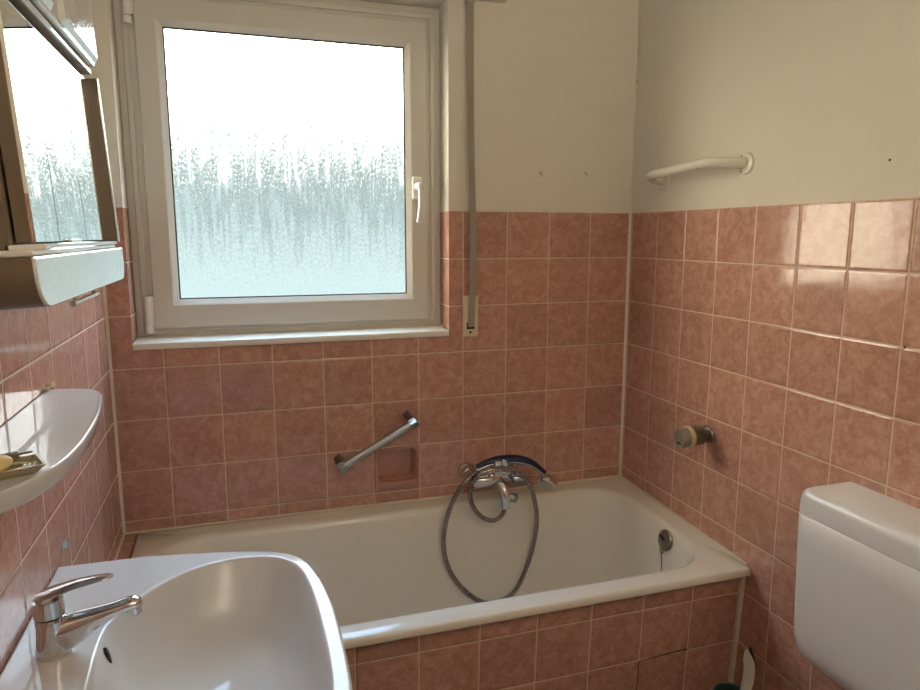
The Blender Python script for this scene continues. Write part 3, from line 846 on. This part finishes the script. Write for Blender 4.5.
# canopy above the mirrors
obj('rail', boxes(Cc(.100, .158, -1.40, -.885, .326, .334)), M['cab_gloss'], CT, bevel=.0015)
obj('rail', boxes(Cc(.100, .164, -1.40, -.885, .337, .346)), M['cab_gloss'], CT, bevel=.002)
bm = bmesh.new()
def lampcover(ya, yb):
    bm = bmesh.new()
    pr = front_profile(ya, yb, .344, .50, .022, True)
    rings(bm, [[(x, y+1.13, z) for y, z in inset(pr, d)] for x, d in ((.0, 0), (.162, 0), (.168, .005))])
    obj('lamp_cover', bm, M['tray_gloss'], CT, smooth=25)
lampcover(-1.09, -.87); lampcover(-1.40, -1.14)
obj('lamp_housing', boxes(Cc(.0, .115, -1.39, -.95, .345, .50)), M['cab'], CT, bevel=.003)

# ------------------------------------------------------------------ light
w = bpy.data.worlds.new('sky'); S.world = w; w.use_nodes = True
N, L = w.node_tree.nodes, w.node_tree.links
bg = N['Background']
tc = N.new('ShaderNodeTexCoord'); sp_ = N.new('ShaderNodeSeparateXYZ'); L.new(tc.outputs['Generated'], sp_.inputs[0])
nz = N.new('ShaderNodeTexNoise'); nz.inputs['Scale'].default_value = 1; nz.inputs['Detail'].default_value = 4
mpw = N.new('ShaderNodeMapping'); mpw.inputs['Scale'].default_value = (130, 130, 9); L.new(tc.outputs['Generated'], mpw.inputs[0]); L.new(mpw.outputs[0], nz.inputs['Vector'])
md = N.new('ShaderNodeMath'); md.operation = 'MULTIPLY_ADD'; 
nr = N.new('ShaderNodeMapRange'); nr.inputs['From Min'].default_value = .38; nr.inputs['From Max'].default_value = .62; nr.inputs['To Min'].default_value = -.5; nr.inputs['To Max'].default_value = .5
L.new(nz.outputs['Fac'], nr.inputs['Value']); L.new(nr.outputs[0], md.inputs[0]); md.inputs[1].default_value = .115; L.new(sp_.outputs[2], md.inputs[2])
mr = N.new('ShaderNodeMapRange'); mr.inputs['From Min'].default_value = -.30; mr.inputs['From Max'].default_value = .80; L.new(md.outputs[0], mr.inputs['Value'])
cr = N.new('ShaderNodeValToRGB'); L.new(mr.outputs[0], cr.inputs[0])
# ramp position = (z + .03 + .27)/1.1
def pos(z): return (z+.30)/1.1
el = cr.color_ramp.elements
K = 10.0
stops = [(-.27, (.56,.72,.73), 1), (.00, (.60,.76,.77), 1), (.03, (.30,.38,.37), 1), (.085, (.24,.31,.30), 1), (.12, (.9,1.0,.97), 1),
         (.17, (8,7.9,7.3), 1), (.38, (6.6,7.7,9.0), 1), (.60, (4.6,6.9,9.9), 1)]
el[0].position = pos(stops[0][0]); el[0].color = (*[c/K for c in stops[0][1]], 1)
el[1].position = pos(stops[-1][0]); el[1].color = (*[c/K for c in stops[-1][1]], 1)
for z, c, _ in stops[1:-1]:
    e = el.new(pos(z)); e.color = (*[q/K for q in c], 1)

# low hazy sun glow towards the left of the house
def ss(src, a, b):
    n = N.new('ShaderNodeMapRange'); n.interpolation_type = 'SMOOTHSTEP'; n.inputs['From Min'].default_value = a; n.inputs['From Max'].default_value = b
    L.new(src, n.inputs['Value']); return n.outputs[0]
gm_ = N.new('ShaderNodeMath'); gm_.operation = 'MULTIPLY'
L.new(ss(sp_.outputs[0], -.42, -.60), gm_.inputs[0]); L.new(ss(sp_.outputs[2], -.22, -.08), gm_.inputs[1])
gx = N.new('ShaderNodeMix'); gx.data_type = 'RGBA'; L.new(gm_.outputs[0], gx.inputs[0]); L.new(cr.outputs['Color'], gx.inputs[6])
gx.inputs[7].default_value = (1.2, 1.03, .76, 1)
L.new(gx.outputs[2], bg.inputs['Color']); bg.inputs['Strength'].default_value = K
pl = bpy.data.lights.new('window_portal', 'AREA'); pl.shape = 'RECTANGLE'; pl.size = GX1-GX0; pl.size_y = GZ1-GZ0
po = bpy.data.objects.new('window_portal', pl); link(po)
po.location = ((GX0+GX1)/2, .125, (GZ0+GZ1)/2); po.rotation_euler = (math.radians(-90), 0, 0)
pl.cycles.is_portal = True

# added warm fill light behind the viewer, housed in an invented uplighter bowl
t = thing('added_fill_lamp', 'added half-round metal bowl housing the fill light on the rear wall', 'added fill lamp', (.95, YR, 1.93))
bm = bmesh.new()
hr = [(math.cos(a), math.sin(a)) for a in [PI*k/16 for k in range(17)]]
rings(bm, [[(x*r_, y*r_*.75+.001, z) for x, y in hr] for r_, z in ((.02, -.14), (.14, -.10), (.24, -.03), (.27, 0), (.265, 0), (.23, -.025))], True, True)
obj('fill_bowl', bm, M['alu'], t)
fl = bpy.data.lights.new('fill_light', 'AREA'); fl.shape = 'RECTANGLE'; fl.size = .44; fl.size_y = .14; fl.energy = 13; fl.color = (1, .88, .74)  # added fill, aimed up so the ceiling bounces it into the room
fo = bpy.data.objects.new('fill_light', fl); link(fo); fo.location = (.95, YR+.09, 1.94); fo.rotation_euler = (math.radians(165), 0, 0)
struct(obj('door_1', boxes((.10, .15, YR, YR+.03, 0, 2.05), (.93-.35, .98-.35, YR, YR+.03, 0, 2.05), (.10, .63, YR, YR+.03, 2.0, 2.05), (.15, .58, YR, YR+.015, 0, 2.0)), M['pvc'], bevel=.003))

# ------------------------------------------------------------------ camera
yaw, pitch, roll = .3105, -.1593, .0008
cyw, syw, cp_, sp2 = math.cos(yaw), math.sin(yaw), math.cos(pitch), math.sin(pitch)
f = Vector((syw*cp_, cyw*cp_, sp2)); r = Vector((cyw, -syw, 0)); u = r.cross(f)
r2 = math.cos(roll)*r + math.sin(roll)*u; u2 = -math.sin(roll)*r + math.cos(roll)*u
cam = bpy.data.cameras.new('camera'); cam.sensor_width = 36; cam.lens = 36*683.85/920; cam.clip_start = .01
co = bpy.data.objects.new('camera', cam); link(co)
mw = Matrix((r2, u2, -f)).transposed().to_4x4(); mw.translation = Vector((.3647, -2.119, 1.4741))
co.matrix_world = mw
S.camera = co
S.view_settings.view_transform = 'Standard'; S.view_settings.look = 'None'; S.view_settings.gamma = 1
S.view_settings.exposure = .38
S.cycles.max_bounces = 10; S.cycles.diffuse_bounces = 5; S.cycles.transparent_max_bounces = 12
S.cycles.sample_clamp_indirect = 6
